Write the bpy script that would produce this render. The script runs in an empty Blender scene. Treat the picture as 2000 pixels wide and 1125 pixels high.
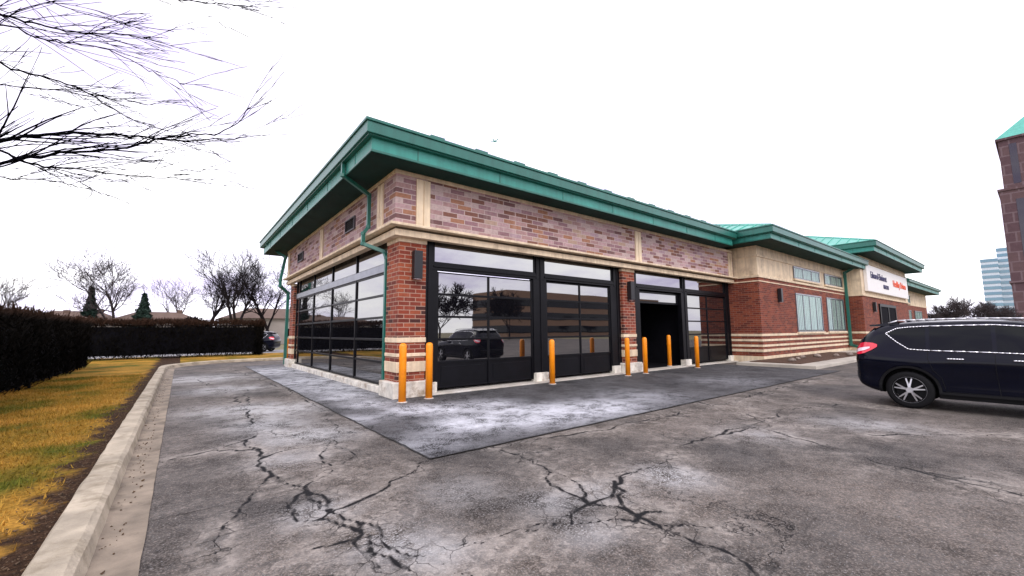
import bpy, bmesh, math, random
import numpy as np
from mathutils import Vector, Matrix
random.seed(7); np.random.seed(7)
scene=bpy.context.scene; COL=scene.collection
R=math.radians
# ------------------------------------------------------------------ frame of reference
# building coordinates: x = along the door front, y = away along the left side, z up; origin = near brick corner
CU,CV,CH=-4.078,-9.588,1.55
SX,SY=.7843,.6204
def W(X,Y): return (X*SX+Y*SY+CU, -X*SY+Y*SX+CV)      # metres right / ahead of the camera -> building coordinates
F=815.; TH=math.atan(85.5/F); RO=.008
def G(px,py,z=0.):                                     # a mark on the ground seen in the photograph -> building coordinates
    a=(px-1000)/F; b=(562.5-py)/F
    c,s=math.cos(RO),math.sin(RO); a,b=a*c+b*s,-a*s+b*c
    d=(a,math.cos(TH)-math.sin(TH)*b,math.sin(TH)+math.cos(TH)*b)
    t=(z-CH)/d[2]; return W(d[0]*t,d[1]*t)
# ------------------------------------------------------------------ materials
def newmat(n):
    m=bpy.data.materials.new(n); m.use_nodes=True; nt=m.node_tree
    return m,nt,nt.nodes['Principled BSDF']
def N(nt,t,**k):
    n=nt.nodes.new(t)
    for a,b in k.items():
        if a in n.inputs.keys(): n.inputs[a].default_value=b
        else: setattr(n,a,b)
    return n
def L(nt,a,b): nt.links.new(a,b)
def ramp(nt,fac,stops,interp='LINEAR'):
    r=nt.nodes.new('ShaderNodeValToRGB'); r.color_ramp.interpolation=interp
    e=r.color_ramp.elements
    while len(e)<len(stops): e.new(.5)
    for i,(p,c) in enumerate(stops):
        e[i].position=p; e[i].color=(*c,1) if len(c)==3 else c
    L(nt,fac,r.inputs[0]); return r.outputs[0]
def BW(a,b): return [(a,(0,0,0)),(b,(1,1,1))]
def mix(nt,f,a,b,mode='MIX'):
    m=nt.nodes.new('ShaderNodeMix'); m.data_type='RGBA'; m.blend_type=mode
    if isinstance(f,(int,float)): m.inputs[0].default_value=f
    else: L(nt,f,m.inputs[0])
    for s,i in ((a,6),(b,7)):
        if isinstance(s,tuple): m.inputs[i].default_value=(*s,1)
        else: L(nt,s,m.inputs[i])
    return m.outputs[2]
def math_(nt,op,a,b=None,c=None,clamp=False):
    m=nt.nodes.new('ShaderNodeMath'); m.operation=op; m.use_clamp=clamp
    for i,s in enumerate((a,b,c)):
        if s is None: continue
        if isinstance(s,(int,float)): m.inputs[i].default_value=s
        else: L(nt,s,m.inputs[i])
    return m.outputs[0]
def pos(nt): return nt.nodes.new('ShaderNodeNewGeometry').outputs['Position']
def noise(nt,vec,scale,detail=4,rough=.55):
    n=N(nt,'ShaderNodeTexNoise'); n.inputs['Scale'].default_value=scale; n.inputs['Detail'].default_value=detail; n.inputs['Roughness'].default_value=rough
    if vec is not None: L(nt,vec,n.inputs['Vector'])
    return n.outputs[0]
def bump(nt,b,h,s,d=.02):
    n=nt.nodes.new('ShaderNodeBump'); n.inputs['Strength'].default_value=s; n.inputs['Distance'].default_value=d
    L(nt,h,n.inputs['Height']); L(nt,n.outputs[0],b.inputs['Normal'])
def simple(name,c,rough=.6,metal=0.,var=.18,scale=3.,bmp=0.,bscale=40.,spec=.5,stain=None,coat=0,streak=0):
    m,nt,b=newmat(name)
    tc=nt.nodes.new('ShaderNodeTexCoord').outputs['Object']
    n=noise(nt,tc,scale)
    lo=tuple(x*(1-var) for x in c); hi=tuple(min(1,x*(1+var)) for x in c)
    col=ramp(nt,n,[(.3,lo),(.7,hi)])
    if stain:
        n2=noise(nt,tc,scale*.6,6,.7); f=ramp(nt,n2,BW(.52,.68))
        col=mix(nt,f,col,stain)
    if streak:
        mp=N(nt,'ShaderNodeMapping'); mp.inputs['Scale'].default_value=(5,5,.35); L(nt,tc,mp.inputs[0])
        col=mix(nt,streak,col,ramp(nt,noise(nt,mp.outputs[0],1.5,5,.6),[(.35,(.45,.42,.4)),(.6,(1,1,1))]),'MULTIPLY')
    L(nt,col,b.inputs['Base Color']); b.inputs['Roughness'].default_value=rough; b.inputs['Metallic'].default_value=metal
    b.inputs['Specular IOR Level'].default_value=spec
    if coat: b.inputs['Coat Weight'].default_value=coat; b.inputs['Coat Roughness'].default_value=.03
    if bmp: bump(nt,b,noise(nt,tc,bscale,3),bmp)
    return m
def brick(name,stops,mortar,bw,bh,ms=.012,dirt=.25):
    m,nt,b=newmat(name)
    s=nt.nodes.new('ShaderNodeSeparateXYZ'); L(nt,pos(nt),s.inputs[0])
    h=math_(nt,'ADD',s.outputs[0],s.outputs[1])
    c=nt.nodes.new('ShaderNodeCombineXYZ'); L(nt,h,c.inputs[0]); L(nt,s.outputs[2],c.inputs[1])
    t=N(nt,'ShaderNodeTexBrick'); L(nt,c.outputs[0],t.inputs['Vector'])
    t.inputs['Color1'].default_value=(0,0,0,1); t.inputs['Color2'].default_value=(1,1,1,1); t.inputs['Mortar'].default_value=(.5,.5,.5,1)
    t.inputs['Scale'].default_value=1; t.inputs['Mortar Size'].default_value=ms; t.inputs['Mortar Smooth'].default_value=.2
    t.inputs['Brick Width'].default_value=bw; t.inputs['Row Height'].default_value=bh
    col=ramp(nt,t.outputs['Color'],stops,'CONSTANT')
    n=noise(nt,c.outputs[0],14,4); col=mix(nt,.4,col,ramp(nt,n,[(.3,(.25,.25,.25)),(.7,(1,1,1))]),'MULTIPLY')
    col=mix(nt,t.outputs['Fac'],col,mortar)
    n2=noise(nt,c.outputs[0],.9,5); col=mix(nt,dirt,col,ramp(nt,n2,[(.35,(.35,.33,.33)),(.65,(1,1,1))]),'MULTIPLY')
    mp=N(nt,'ShaderNodeMapping'); mp.inputs['Scale'].default_value=(3,.25,1); L(nt,c.outputs[0],mp.inputs[0])
    eff=ramp(nt,noise(nt,mp.outputs[0],1.3,5,.6),[(.56,(0,0,0)),(.75,(.22,.22,.22))]); col=mix(nt,eff,col,tuple(min(1,x*1.3) for x in mortar))
    L(nt,col,b.inputs['Base Color']); b.inputs['Roughness'].default_value=.85
    bump(nt,b,math_(nt,'SUBTRACT',1.,t.outputs['Fac']),.6,.01)
    return m
M={}
M['frieze']=brick('mauve brick',[(0,(.46,.28,.27)),(.16,(.25,.11,.08)),(.27,(.55,.36,.37)),(.42,(.34,.19,.21)),(.55,(.60,.45,.43)),(.68,(.42,.20,.12)),(.77,(.20,.10,.10)),(.85,(.52,.36,.27)),(.93,(.48,.33,.37))],(.56,.44,.41),.44,.13,.011)
M['brick']=brick('red brick',[(0,(.30,.050,.022)),(.3,(.17,.028,.015)),(.5,(.38,.085,.035)),(.72,(.24,.04,.020)),(.88,(.07,.018,.014))],(.42,.25,.18),.30,.105,.011)
M['brick2']=brick('dark red brick',[(0,(.25,.045,.020)),(.3,(.15,.028,.015)),(.5,(.30,.065,.028)),(.8,(.18,.032,.018))],(.26,.13,.09),.30,.095,.009)
M['tower_brick']=brick('tower brick',[(0,(.105,.055,.065)),(.5,(.125,.07,.075))],(.15,.10,.11),4.0,3.6,.25)
M['stone']=simple('limestone',(.80,.65,.46),.8,var=.12,scale=2.5,bmp=.25,stain=(.58,.45,.31),streak=.35)
M['stone_dark']=simple('shadowed joint stone',(.12,.09,.06),.8,var=.25)  # limestone darkened, the joint's shadow is put into its colour
M['basewhite']=simple('worn painted concrete',(.74,.70,.62),.85,var=.25,scale=4,bmp=.5,stain=(.38,.30,.22))
M['green']=simple('green gutter metal',(.014,.145,.112),.36,var=.12,scale=1.2,spec=.6,streak=.3)
M['fascia']=simple('green fascia metal',(.034,.27,.22),.42,var=.14,scale=.9,stain=(.022,.19,.155),streak=.3)
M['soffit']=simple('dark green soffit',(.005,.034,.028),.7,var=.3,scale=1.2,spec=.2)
M['roofm']=simple('green standing seam metal',(.08,.38,.30),.4,var=.15,scale=.8)
M['black']=simple('black frame metal',(.004,.004,.006),.4,var=.3,spec=.2)
M['rail']=simple('grey aluminium rail',(.20,.21,.24),.3,metal=.6)
M['blackmat']=simple('black rubber',(.006,.006,.007),.7,spec=.2)
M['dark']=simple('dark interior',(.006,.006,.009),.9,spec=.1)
M['lamp']=simple('black lamp housing',(.010,.010,.013),.4)
M['louver']=simple('grey louver metal',(.06,.05,.06),.5)
M['orange']=simple('orange bollard plastic',(1.0,.30,.004),.42,var=.07,scale=6,stain=(.85,.22,.004))
M['conc']=simple('concrete apron',(.50,.46,.40),.9,var=.2,scale=1.5,bmp=.3,stain=(.7,.67,.62))
M['sidewalk']=simple('sidewalk concrete',(.45,.41,.35),.9,var=.2,scale=.8,bmp=.3,stain=(.3,.27,.23))
M['mulch']=simple('mulch',(.075,.035,.018),.95,var=.6,scale=18,bmp=1,bscale=30)
M['rock']=simple('rock',(.25,.2,.17),.9,var=.3,bmp=.5)
M['litter']=simple('litter crumbs',(.09,.055,.03),.95,var=.7,scale=30)
M['bark']=simple('bark',(.014,.011,.012),.9,var=.3,scale=6,spec=.1)
M['twig']=simple('twig bark',(.004,.004,.006),.95,var=.3,spec=.0)
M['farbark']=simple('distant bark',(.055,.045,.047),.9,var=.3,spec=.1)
M['needle']=simple('evergreen needles',(.008,.028,.018),.8,var=.5,scale=1.5)
M['white']=simple('white sign face',(.84,.82,.80),.5,var=.02)
M['navy']=simple('navy lettering',(.015,.012,.09),.5)
M['redl']=simple('orange red lettering',(.85,.09,.015),.5)
M['blind']=simple('pale blinds',(.66,.74,.70),.7,var=.06)
M['paint']=simple('midnight blue car paint',(.0015,.0022,.008),.14,var=.1,spec=.22)
M['chrome']=simple('chrome',(.85,.85,.88),.15,metal=1,var=.05)
M['alloy']=simple('alloy wheel',(.62,.62,.65),.3,metal=.8,var=.08)
M['tyre']=simple('tyre',(.006,.006,.007),.8,spec=.2)
M['clad']=simple('black plastic cladding',(.005,.005,.006),.6,spec=.2)
M['redlens']=simple('red lamp lens',(.70,.008,.04),.12,spec=.8)
M['clear']=simple('clear lamp lens',(.85,.70,.76),.1,spec=.8)
M['siding']=simple('house siding',(.34,.30,.27),.8,scale=.5)
M['shingle']=simple('roof shingles',(.13,.085,.065),.9,scale=1.5)
M['lineg']=simple('crack sealant',(.02,.02,.02),.8)
M['brownwall']=simple('brown office wall',(.20,.12,.075),.8)
M['paleoffice']=simple('pale office cladding',(.55,.62,.68),.6)
def glassy(name,ior,base=(.005,.005,.007),wob=.02,spec=.5):
    m,nt,b=newmat(name); b.inputs['Base Color'].default_value=(*base,1); b.inputs['IOR'].default_value=ior
    b.inputs['Roughness'].default_value=.015; b.inputs['Specular IOR Level'].default_value=spec
    if wob: bump(nt,b,noise(nt,pos(nt),.9,1),wob,.05)
    return m
M['glass']=glassy('tinted mirror glass',3.8)
M['transomglass']=glassy('transom glass',4.2)
M['glassside']=glassy('side window glass',3.8)
M['carglass']=glassy('car glass',1.45,(.003,.004,.006),0,.22)
M['towerglass']=glassy('tower glass',2.0,(.03,.16,.25),0)
M['towerdark']=glassy('dark tower glass',1.5,(.035,.03,.045),0)
m,nt,b=newmat('clear window glass'); M['winglass']=m
tr=nt.nodes.new('ShaderNodeBsdfTransparent'); gl=nt.nodes.new('ShaderNodeBsdfGlossy'); gl.inputs['Roughness'].default_value=.03; gl.inputs['Color'].default_value=(.8,.9,.95,1)
ms=nt.nodes.new('ShaderNodeMixShader'); ms.inputs[0].default_value=.15; L(nt,tr.outputs[0],ms.inputs[1]); L(nt,gl.outputs[0],ms.inputs[2]); L(nt,ms.outputs[0],nt.nodes['Material Output'].inputs[0])
tr.inputs[0].default_value=(.72,.80,.78,1)
# asphalt, driven by real crack distance / salt attributes on the sheet
def asphalt(name,base,dark,halo,saltc,voro=.35,net=True):
    m,nt,b=newmat(name); p=pos(nt)
    ad=N(nt,'ShaderNodeAttribute',attribute_name='crack').outputs['Fac']; sa=N(nt,'ShaderNodeAttribute',attribute_name='salt').outputs['Fac']
    nb=noise(nt,p,.45,8,.68); nf=noise(nt,p,60,3,.7); nm=noise(nt,p,3.3,8,.7); nw=noise(nt,p,9,5,.7)
    col=ramp(nt,nb,[(.36,dark),(.50,base),(.66,tuple(min(1,x*1.55) for x in base))])
    col=mix(nt,.85,col,ramp(nt,nf,[(.3,(.22,.21,.21)),(.5,(.85,.85,.85)),(.70,(2.1,1.95,1.85))]),'MULTIPLY')
    mid=noise(nt,p,12,4,.7); col=mix(nt,.55,col,ramp(nt,mid,[(.35,(.42,.42,.42)),(.65,(1.35,1.3,1.28))]),'MULTIPLY')
    nv=N(nt,'ShaderNodeTexNoise'); nv.inputs['Scale'].default_value=.9; nv.inputs['Detail'].default_value=6; nv.inputs['Roughness'].default_value=.6; L(nt,p,nv.inputs['Vector'])
    def net_(scale,warp):
        mp=N(nt,'ShaderNodeVectorMath',operation='ADD'); sc=N(nt,'ShaderNodeVectorMath',operation='SCALE'); sc.inputs['Scale'].default_value=warp
        L(nt,nv.outputs['Color'],sc.inputs[0]); L(nt,p,mp.inputs[0]); L(nt,sc.outputs[0],mp.inputs[1])
        vo=N(nt,'ShaderNodeTexVoronoi'); vo.feature='DISTANCE_TO_EDGE'; vo.inputs['Scale'].default_value=scale; L(nt,mp.outputs[0],vo.inputs['Vector'])
        return vo.outputs['Distance']
    va=net_(voro,1.8); vb=net_(4.2,.7)
    reg=ramp(nt,noise(nt,p,.4,4),BW(.46,.58))
    d=math_(nt,'ADD',ad,math_(nt,'MULTIPLY',math_(nt,'SUBTRACT',nm,.5),.45))
    near=ramp(nt,ad,[(0,(1,1,1)),(.30,(0,0,0))])
    # faint tar stain along parts of the crack
    wet=math_(nt,'MULTIPLY',ramp(nt,d,[(.0,(1,1,1)),(.16,(0,0,0))]),ramp(nt,noise(nt,p,1.1,5,.65),BW(.46,.60)))
    col=mix(nt,math_(nt,'MULTIPLY',wet,.7),col,dark)
    # thin dried-salt veins beside the cracks and in the blooms
    rid=math_(nt,'ABSOLUTE',math_(nt,'SUBTRACT',noise(nt,p,1.5,6,.62),.5)); vein=ramp(nt,rid,[(.0,(1,1,1)),(.010,(.5,.5,.5)),(.030,(0,0,0))])
    rid2=math_(nt,'ABSOLUTE',math_(nt,'SUBTRACT',noise(nt,p,3.1,5,.6),.5)); vein2=ramp(nt,rid2,[(.0,(1,1,1)),(.02,(0,0,0))])
    hal=ramp(nt,d,[(.0,(.15,.15,.15)),(.05,(.75,.75,.75)),(.12,(.35,.35,.35)),(.26,(0,0,0))])
    hal=math_(nt,'MULTIPLY',hal,ramp(nt,noise(nt,p,.9,6,.65),BW(.44,.58)))
    zone=math_(nt,'MAXIMUM',ramp(nt,ad,[(.05,(1,1,1)),(1.0,(0,0,0))]),math_(nt,'MULTIPLY',sa,1.2))
    vv=math_(nt,'MULTIPLY',math_(nt,'MAXIMUM',vein,math_(nt,'MULTIPLY',vein2,.6)),math_(nt,'MULTIPLY',zone,ramp(nt,nb,BW(.40,.55)),clamp=True))
    hal=math_(nt,'MAXIMUM',hal,math_(nt,'MULTIPLY',vv,.8))
    hal=math_(nt,'MULTIPLY',hal,ramp(nt,mid,[(.32,(.25,.25,.25)),(.58,(1,1,1))]))
    col=mix(nt,math_(nt,'MULTIPLY',hal,.85,clamp=True),col,halo)
    # salt blooms
    s=math_(nt,'MULTIPLY',sa,ramp(nt,noise(nt,p,1.8,11,.80),[(.41,(0,0,0)),(.52,(.7,.7,.7)),(.64,(1,1,1))]))
    s=math_(nt,'MAXIMUM',s,math_(nt,'MULTIPLY',math_(nt,'MULTIPLY',sa,1.2),ramp(nt,nf,BW(.52,.60)),clamp=True))
    sp=math_(nt,'MULTIPLY',ramp(nt,noise(nt,p,85,2,.6),BW(.655,.69)),.5)
    s=math_(nt,'MULTIPLY',math_(nt,'MAXIMUM',s,sp),1.,clamp=True)
    col=mix(nt,s,col,saltc)
    # cracks: mostly hairlines, breaking up, wide only in places
    wv=ramp(nt,noise(nt,p,.8,4,.6),[(.40,(.12,.12,.12)),(.50,(.4,.4,.4)),(.62,(1,1,1))])
    cd=math_(nt,'ADD',ad,math_(nt,'MULTIPLY',math_(nt,'SUBTRACT',nw,.5),.035))
    cd=math_(nt,'DIVIDE',cd,math_(nt,'ADD',wv,.12))
    ck=ramp(nt,cd,[(.014,(1,1,1)),(.030,(0,0,0))])
    k1=math_(nt,'MULTIPLY',ramp(nt,va,[(.0,(1,1,1)),(.0035,(0,0,0))]),reg)
    k2=math_(nt,'MULTIPLY',ramp(nt,vb,[(.0,(1,1,1)),(.030,(0,0,0))]),math_(nt,'MULTIPLY',near,ramp(nt,noise(nt,p,1.2,3),BW(.44,.54))))
    ck=math_(nt,'MAXIMUM',ck,math_(nt,'MAXIMUM',k1,k2) if net else k1)
    col=mix(nt,ck,col,(.006,.006,.007))
    L(nt,col,b.inputs['Base Color']); b.inputs['Roughness'].default_value=.8; b.inputs['Specular IOR Level'].default_value=.2
    bump(nt,b,math_(nt,'SUBTRACT',math_(nt,'MULTIPLY',nf,.6),ck),.7,.015)
    return m
M['lot']=asphalt('old asphalt',(.094,.079,.066),(.042,.037,.033),(.42,.37,.32),(.50,.50,.50))
M['patch']=asphalt('newer asphalt',(.042,.041,.042),(.014,.014,.015),(.20,.20,.20),(.62,.63,.67),.2,False)
def grassmat():
    m,nt,b=newmat('lawn'); p=pos(nt)
    s=nt.nodes.new('ShaderNodeSeparateXYZ'); L(nt,p,s.inputs[0])
    n1=noise(nt,p,.55,5,.6); n2=noise(nt,p,22,4,.7)
    col=ramp(nt,n1,[(.38,(.10,.11,.013)),(.50,(.30,.18,.028)),(.62,(.45,.25,.045))])
    col=mix(nt,.8,col,ramp(nt,n2,[(.3,(.22,.25,.18)),(.6,(1.2,1.1,1))]),'MULTIPLY')
    e=math_(nt,'ADD',s.outputs[0],math_(nt,'MULTIPLY',math_(nt,'SUBTRACT',noise(nt,p,2.5,5),.5),.9))
    fm=ramp(nt,math_(nt,'ADD',math_(nt,'MULTIPLY',e,.5),3.),BW(.46,.55))
    lim=math_(nt,'LESS_THAN',s.outputs[0],-4.0)
    fm=math_(nt,'MULTIPLY',fm,lim)
    mul=ramp(nt,noise(nt,p,26,5,.75),[(.3,(.012,.008,.005)),(.55,(.05,.026,.014)),(.75,(.15,.09,.05))])
    col=mix(nt,fm,col,mul); L(nt,col,b.inputs['Base Color']); b.inputs['Roughness'].default_value=.95; b.inputs['Specular IOR Level'].default_value=.1
    bump(nt,b,n2,.8,.05); return m
M['lawn']=grassmat()
m,nt,b=newmat('grass blades'); M['blade']=m
col=ramp(nt,noise(nt,pos(nt),.55,5,.6),[(.38,(.11,.125,.015)),(.50,(.33,.20,.033)),(.62,(.50,.28,.055))])
col=mix(nt,.6,col,ramp(nt,noise(nt,pos(nt),30,2),[(.3,(.4,.45,.3)),(.6,(1.2,1.1,1))]),'MULTIPLY')
L(nt,col,b.inputs['Base Color']); b.inputs['Roughness'].default_value=.8; b.inputs['Specular IOR Level'].default_value=.15
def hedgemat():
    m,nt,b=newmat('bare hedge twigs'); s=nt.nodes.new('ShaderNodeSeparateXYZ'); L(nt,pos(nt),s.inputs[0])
    z=ramp(nt,math_(nt,'MULTIPLY',s.outputs[2],.4),[(.3,(.005,.005,.005)),(.80,(.010,.009,.008)),(.90,(.042,.024,.017))])  # browner towards the top: light on the rim is put into the colour
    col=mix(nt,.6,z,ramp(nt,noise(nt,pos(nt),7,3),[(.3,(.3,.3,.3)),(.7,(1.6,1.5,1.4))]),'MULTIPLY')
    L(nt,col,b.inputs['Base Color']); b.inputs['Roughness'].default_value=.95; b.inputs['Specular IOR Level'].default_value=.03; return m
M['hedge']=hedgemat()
M['ground']=simple('far ground',(.16,.14,.07),.95,var=.4,scale=.05)
M['street']=simple('street asphalt',(.22,.215,.22),.85,var=.2,scale=.4)
M['curb']=simple('curb concrete',(.42,.36,.27),.9,var=.28,scale=3,bmp=.6,stain=(.22,.18,.12))
M['pan']=simple('gutter pan concrete',(.24,.195,.145),.9,var=.4,scale=3,bmp=.5,stain=(.08,.06,.04))
# ------------------------------------------------------------------ mesh builder
ORG={}
class MB:
    def __init__(s): s.v=[]; s.f=[]
    def box(s,x0,x1,y0,y1,z0,z1):
        n=len(s.v); s.v+=[(x0,y0,z0),(x1,y0,z0),(x1,y1,z0),(x0,y1,z0),(x0,y0,z1),(x1,y0,z1),(x1,y1,z1),(x0,y1,z1)]
        s.f+=[(n,n+3,n+2,n+1),(n+4,n+5,n+6,n+7),(n,n+1,n+5,n+4),(n+1,n+2,n+6,n+5),(n+2,n+3,n+7,n+6),(n+3,n,n+4,n+7)]; return s
    def poly(s,pts):
        n=len(s.v); s.v+=[tuple(p) for p in pts]; s.f.append(tuple(range(n,n+len(pts)))); return s
    def tube(s,p,q,r0,r1,n=6,caps=True):
        p=Vector(p); q=Vector(q); d=(q-p)
        if d.length<1e-6: return s
        d.normalize(); a=d.orthogonal().normalized(); b=d.cross(a); k=len(s.v)
        for c,r in ((p,r0),(q,r1)):
            for i in range(n):
                t=2*math.pi*i/n; s.v.append(tuple(c+a*(math.cos(t)*r)+b*(math.sin(t)*r)))
        for i in range(n): s.f.append((k+i,k+(i+1)%n,k+n+(i+1)%n,k+n+i))
        if caps: s.f.append(tuple(k+i for i in range(n))[::-1]); s.f.append(tuple(k+n+i for i in range(n)))
        return s
    def path(s,pts,r,n=8):
        for a,b in zip(pts,pts[1:]): s.tube(a,b,r,r,n)
        return s
    def lathe(s,prof,c=(0,0,0),n=24,axis='z',caps=True):
        k=len(s.v)
        for (r,h) in prof:
            for i in range(n):
                t=2*math.pi*i/n; x,y=r*math.cos(t),r*math.sin(t)
                s.v.append((c[0]+x,c[1]+y,c[2]+h) if axis=='z' else (c[0]+x,c[1]+h,c[2]+y))
        for j in range(len(prof)-1):
            for i in range(n): s.f.append((k+j*n+i,k+j*n+(i+1)%n,k+(j+1)*n+(i+1)%n,k+(j+1)*n+i))
        if caps: s.f.append(tuple(k+i for i in range(n))[::-1]); e=k+(len(prof)-1)*n; s.f.append(tuple(e+i for i in range(n)))
        return s
    def build(s,name,mat,parent=None,smooth=False,bevel=0):
        me=bpy.data.meshes.new(name); o=ORG.get(parent.name if parent else None,(0,0,0))
        me.from_pydata([(x-o[0],y-o[1],z-o[2]) for x,y,z in s.v],[],s.f); me.update()
        me.materials.append(M[mat])
        if smooth: me.polygons.foreach_set('use_smooth',[True]*len(me.polygons))
        ob=bpy.data.objects.new(name,me); COL.objects.link(ob)
        if parent: ob.parent=parent; ORG[ob.name]=o
        if bevel:
            b=ob.modifiers.new('b','BEVEL'); b.width=bevel; b.segments=2; b.limit_method='ANGLE'
        return ob
def each(name,mat,parent,boxes,bevel=0):
    return [MB().box(*bx).build(name,mat,parent,bevel=bevel) for bx in boxes]
def tag(o,label=None,cat=None,group=None,kind=None):
    if label: o['label']=label
    if cat: o['category']=cat
    if group: o['group']=group
    if kind: o['kind']=kind
    return o
def empty(name,loc,label,cat,group=None):
    o=bpy.data.objects.new(name,None); COL.objects.link(o); o.location=loc; o.empty_display_size=.2
    ORG[o.name]=loc; return tag(o,label,cat,group)
def dup(root,loc,rz,label,cat=None,group=None):
    def cp(o,par):
        c=o.copy(); COL.objects.link(c); c.parent=par
        for ch in o.children: cp(ch,c)
        return c
    r=cp(root,None); r.location=loc; r.rotation_euler=(0,0,rz); tag(r,label,cat,group); return r
def attr_sheet(name,xs,ys,z,mat,crack,salt):
    xs=np.asarray(xs); ys=np.asarray(ys); X,Y=np.meshgrid(xs,ys); nx,ny=len(xs),len(ys)
    co=np.stack([X.ravel(),Y.ravel(),np.full(X.size,z)],1)
    i=np.arange(nx-1)[None,:]+np.arange(ny-1)[:,None]*nx
    q=np.stack([i,i+1,i+nx+1,i+nx],-1).reshape(-1,4)
    me=bpy.data.meshes.new(name); me.vertices.add(len(co)); me.vertices.foreach_set('co',co.astype(np.float32).ravel())
    me.loops.add(q.size); me.loops.foreach_set('vertex_index',q.ravel().astype(np.int32))
    me.polygons.add(len(q)); me.polygons.foreach_set('loop_start',(np.arange(len(q))*4).astype(np.int32))
    me.update(calc_edges=True); me.materials.append(M[mat])
    for nm,fn in (('crack',crack),('salt',salt)):
        a=me.attributes.new(nm,'FLOAT','POINT'); a.data.foreach_set('value',fn(co[:,0],co[:,1]).astype(np.float32))
    o=bpy.data.objects.new(name,me); COL.objects.link(o); return tag(o,kind='structure')
# ------------------------------------------------------------------ ground
def jag(pts,seed,amp=.06):
    r=random.Random(seed); out=[]
    for a,b in zip(pts,pts[1:]):
        n=max(2,int(math.dist(a,b)/.11)); dx,dy=b[0]-a[0],b[1]-a[1]; l=math.hypot(dx,dy)+1e-6; o=0
        for k in range(n):
            t=k/n; o=o*.75+r.uniform(-amp,amp) if k else 0
            out.append((a[0]+dx*t-dy/l*o,a[1]+dy*t+dx/l*o))
    out.append(pts[-1]); return out
CP=[[(480,800),(490,830),(480,860),(505,900),(530,930),(560,945),(600,960),(640,1000),(700,1020),(760,1070),(860,1100),(920,1125),(1000,1200)],
 [(600,960),(560,990),(580,1020),(640,1015),(700,1040),(800,1115)],
 [(490,830),(540,850),(600,850),(640,870),(650,920),(600,960)],
 [(960,872),(1040,900),(1120,940),(1150,985),(1230,1000),(1300,1040),(1400,1070),(1480,1125),(1560,1200)],
 [(1150,985),(1120,1025),(1060,1035),(970,1075)],[(1120,1025),(1240,1020),(1290,1000)],
 [(820,905),(760,950),(700,980),(640,1000)],
 [(1150,985),(1200,960),(1210,930),(1320,880),(1400,850),(1500,830),(1620,835)],
 [(960,872),(820,905)],[(960,872),(1200,835),(1400,790),(1600,738)],
 [(1500,840),(1700,900),(2000,970)],[(380,740),(450,770),(480,800)],[(450,720),(560,760),(640,810),(650,860),(680,900)],
 [(1400,850),(1550,800),(1650,790),(1750,800)],[(1700,850),(2000,850)],[(330,900),(420,880),(500,880)],
 [(530,930),(460,1010),(430,1100)],[(480,760),(480,800)],[(640,870),(560,880),(505,900)],[(700,1020),(690,1060),(740,1110)],[(1230,1000),(1220,960),(1200,940)]]
CR=[jag([G(*p) for p in c],i) for i,c in enumerate(CP)]
rb=random.Random(77)
for c in list(CR):
    i=4
    while i<len(c)-3:
        if rb.random()<.45:
            a=math.atan2(c[i+1][1]-c[i][1],c[i+1][0]-c[i][0])+rb.choice([-1,1])*rb.uniform(.5,1.2); p=c[i]; br=[p]
            for k in range(rb.randint(2,5)):
                a+=rb.uniform(-.5,.5); p=(p[0]+.2*math.cos(a),p[1]+.2*math.sin(a)); br.append(p)
            CR.append(jag(br,i,.03))
        i+=rb.randint(7,14)
def crackfn(x,y):
    d=np.full(x.shape,9.)
    for c in CR:
        for a,b in zip(c,c[1:]):
            x0,x1=min(a[0],b[0])-1.,max(a[0],b[0])+1.; y0,y1=min(a[1],b[1])-1.,max(a[1],b[1])+1.
            m=np.nonzero((x>x0)&(x<x1)&(y>y0)&(y<y1))[0]
            if not len(m): continue
            px,py=x[m]-a[0],y[m]-a[1]; dx,dy=b[0]-a[0],b[1]-a[1]
            t=np.clip((px*dx+py*dy)/(dx*dx+dy*dy+1e-9),0,1)
            d[m]=np.minimum(d[m],np.hypot(px-t*dx,py-t*dy))
    return d
def blobs(L_,base=0):
    B=[(G(a,b),r,s) for a,b,r,s in L_]
    def fn(x,y):
        o=np.full(x.shape,float(base))
        for (u,v),r,s in B: o+=s*np.exp(-((x-u)**2+(y-v)**2)/(r*r))
        return np.clip(o,0,1)
    return fn
lotsalt=blobs([(540,800,.9,.95),(600,850,.7,.8),(450,760,1.0,.9),(430,800,.8,.5),(520,830,.6,.7),(560,900,.4,.4),(1310,930,.34,.8),(620,1000,.3,.5),(760,1060,.3,.5),(1180,960,.3,.4),(1080,980,.3,.4),(660,760,.8,.8),(400,740,1.5,.9),(1650,830,.5,.3),(1730,830,.6,.4),(1480,850,.5,.4),(1150,1040,.25,.4),(860,1080,.25,.4),(900,960,.4,.3)],.09)
patchsalt=blobs([(600,745,1.6,1.),(560,725,2.5,1.),(680,775,.7,1.),(650,760,1.,1.),(720,790,.5,1.),(1000,815,.9,1.),(1090,805,.8,1.),(1180,795,.8,.9),(900,830,.6,.8),(1250,775,1.0,.4),(860,800,.6,.9),(960,790,.6,.7),(800,800,.5,1.),(700,820,.5,.5),(1420,745,1.2,.2),(830,870,.6,.35)],.07)
def const(v): return lambda x,y: np.full(x.shape,float(v))
MB().poly([(-1500,-1500,-.03),(1500,-1500,-.03),(1500,1500,-.03),(-1500,1500,-.03)]).build('ground','ground')['kind']='structure'
attr_sheet('parking_lot',[-4.3,60],[-60,18.55],0.,'lot',const(9),const(.09))
attr_sheet('driveway',np.arange(-4.28,16.01,.035),np.arange(-10.6,-4.79,.035),.004,'lot',crackfn,lotsalt)
attr_sheet('driveway_lane',np.arange(-4.28,-1.56,.04),np.arange(-4.84,16,.04),.0065,'lot',crackfn,lotsalt)
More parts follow.
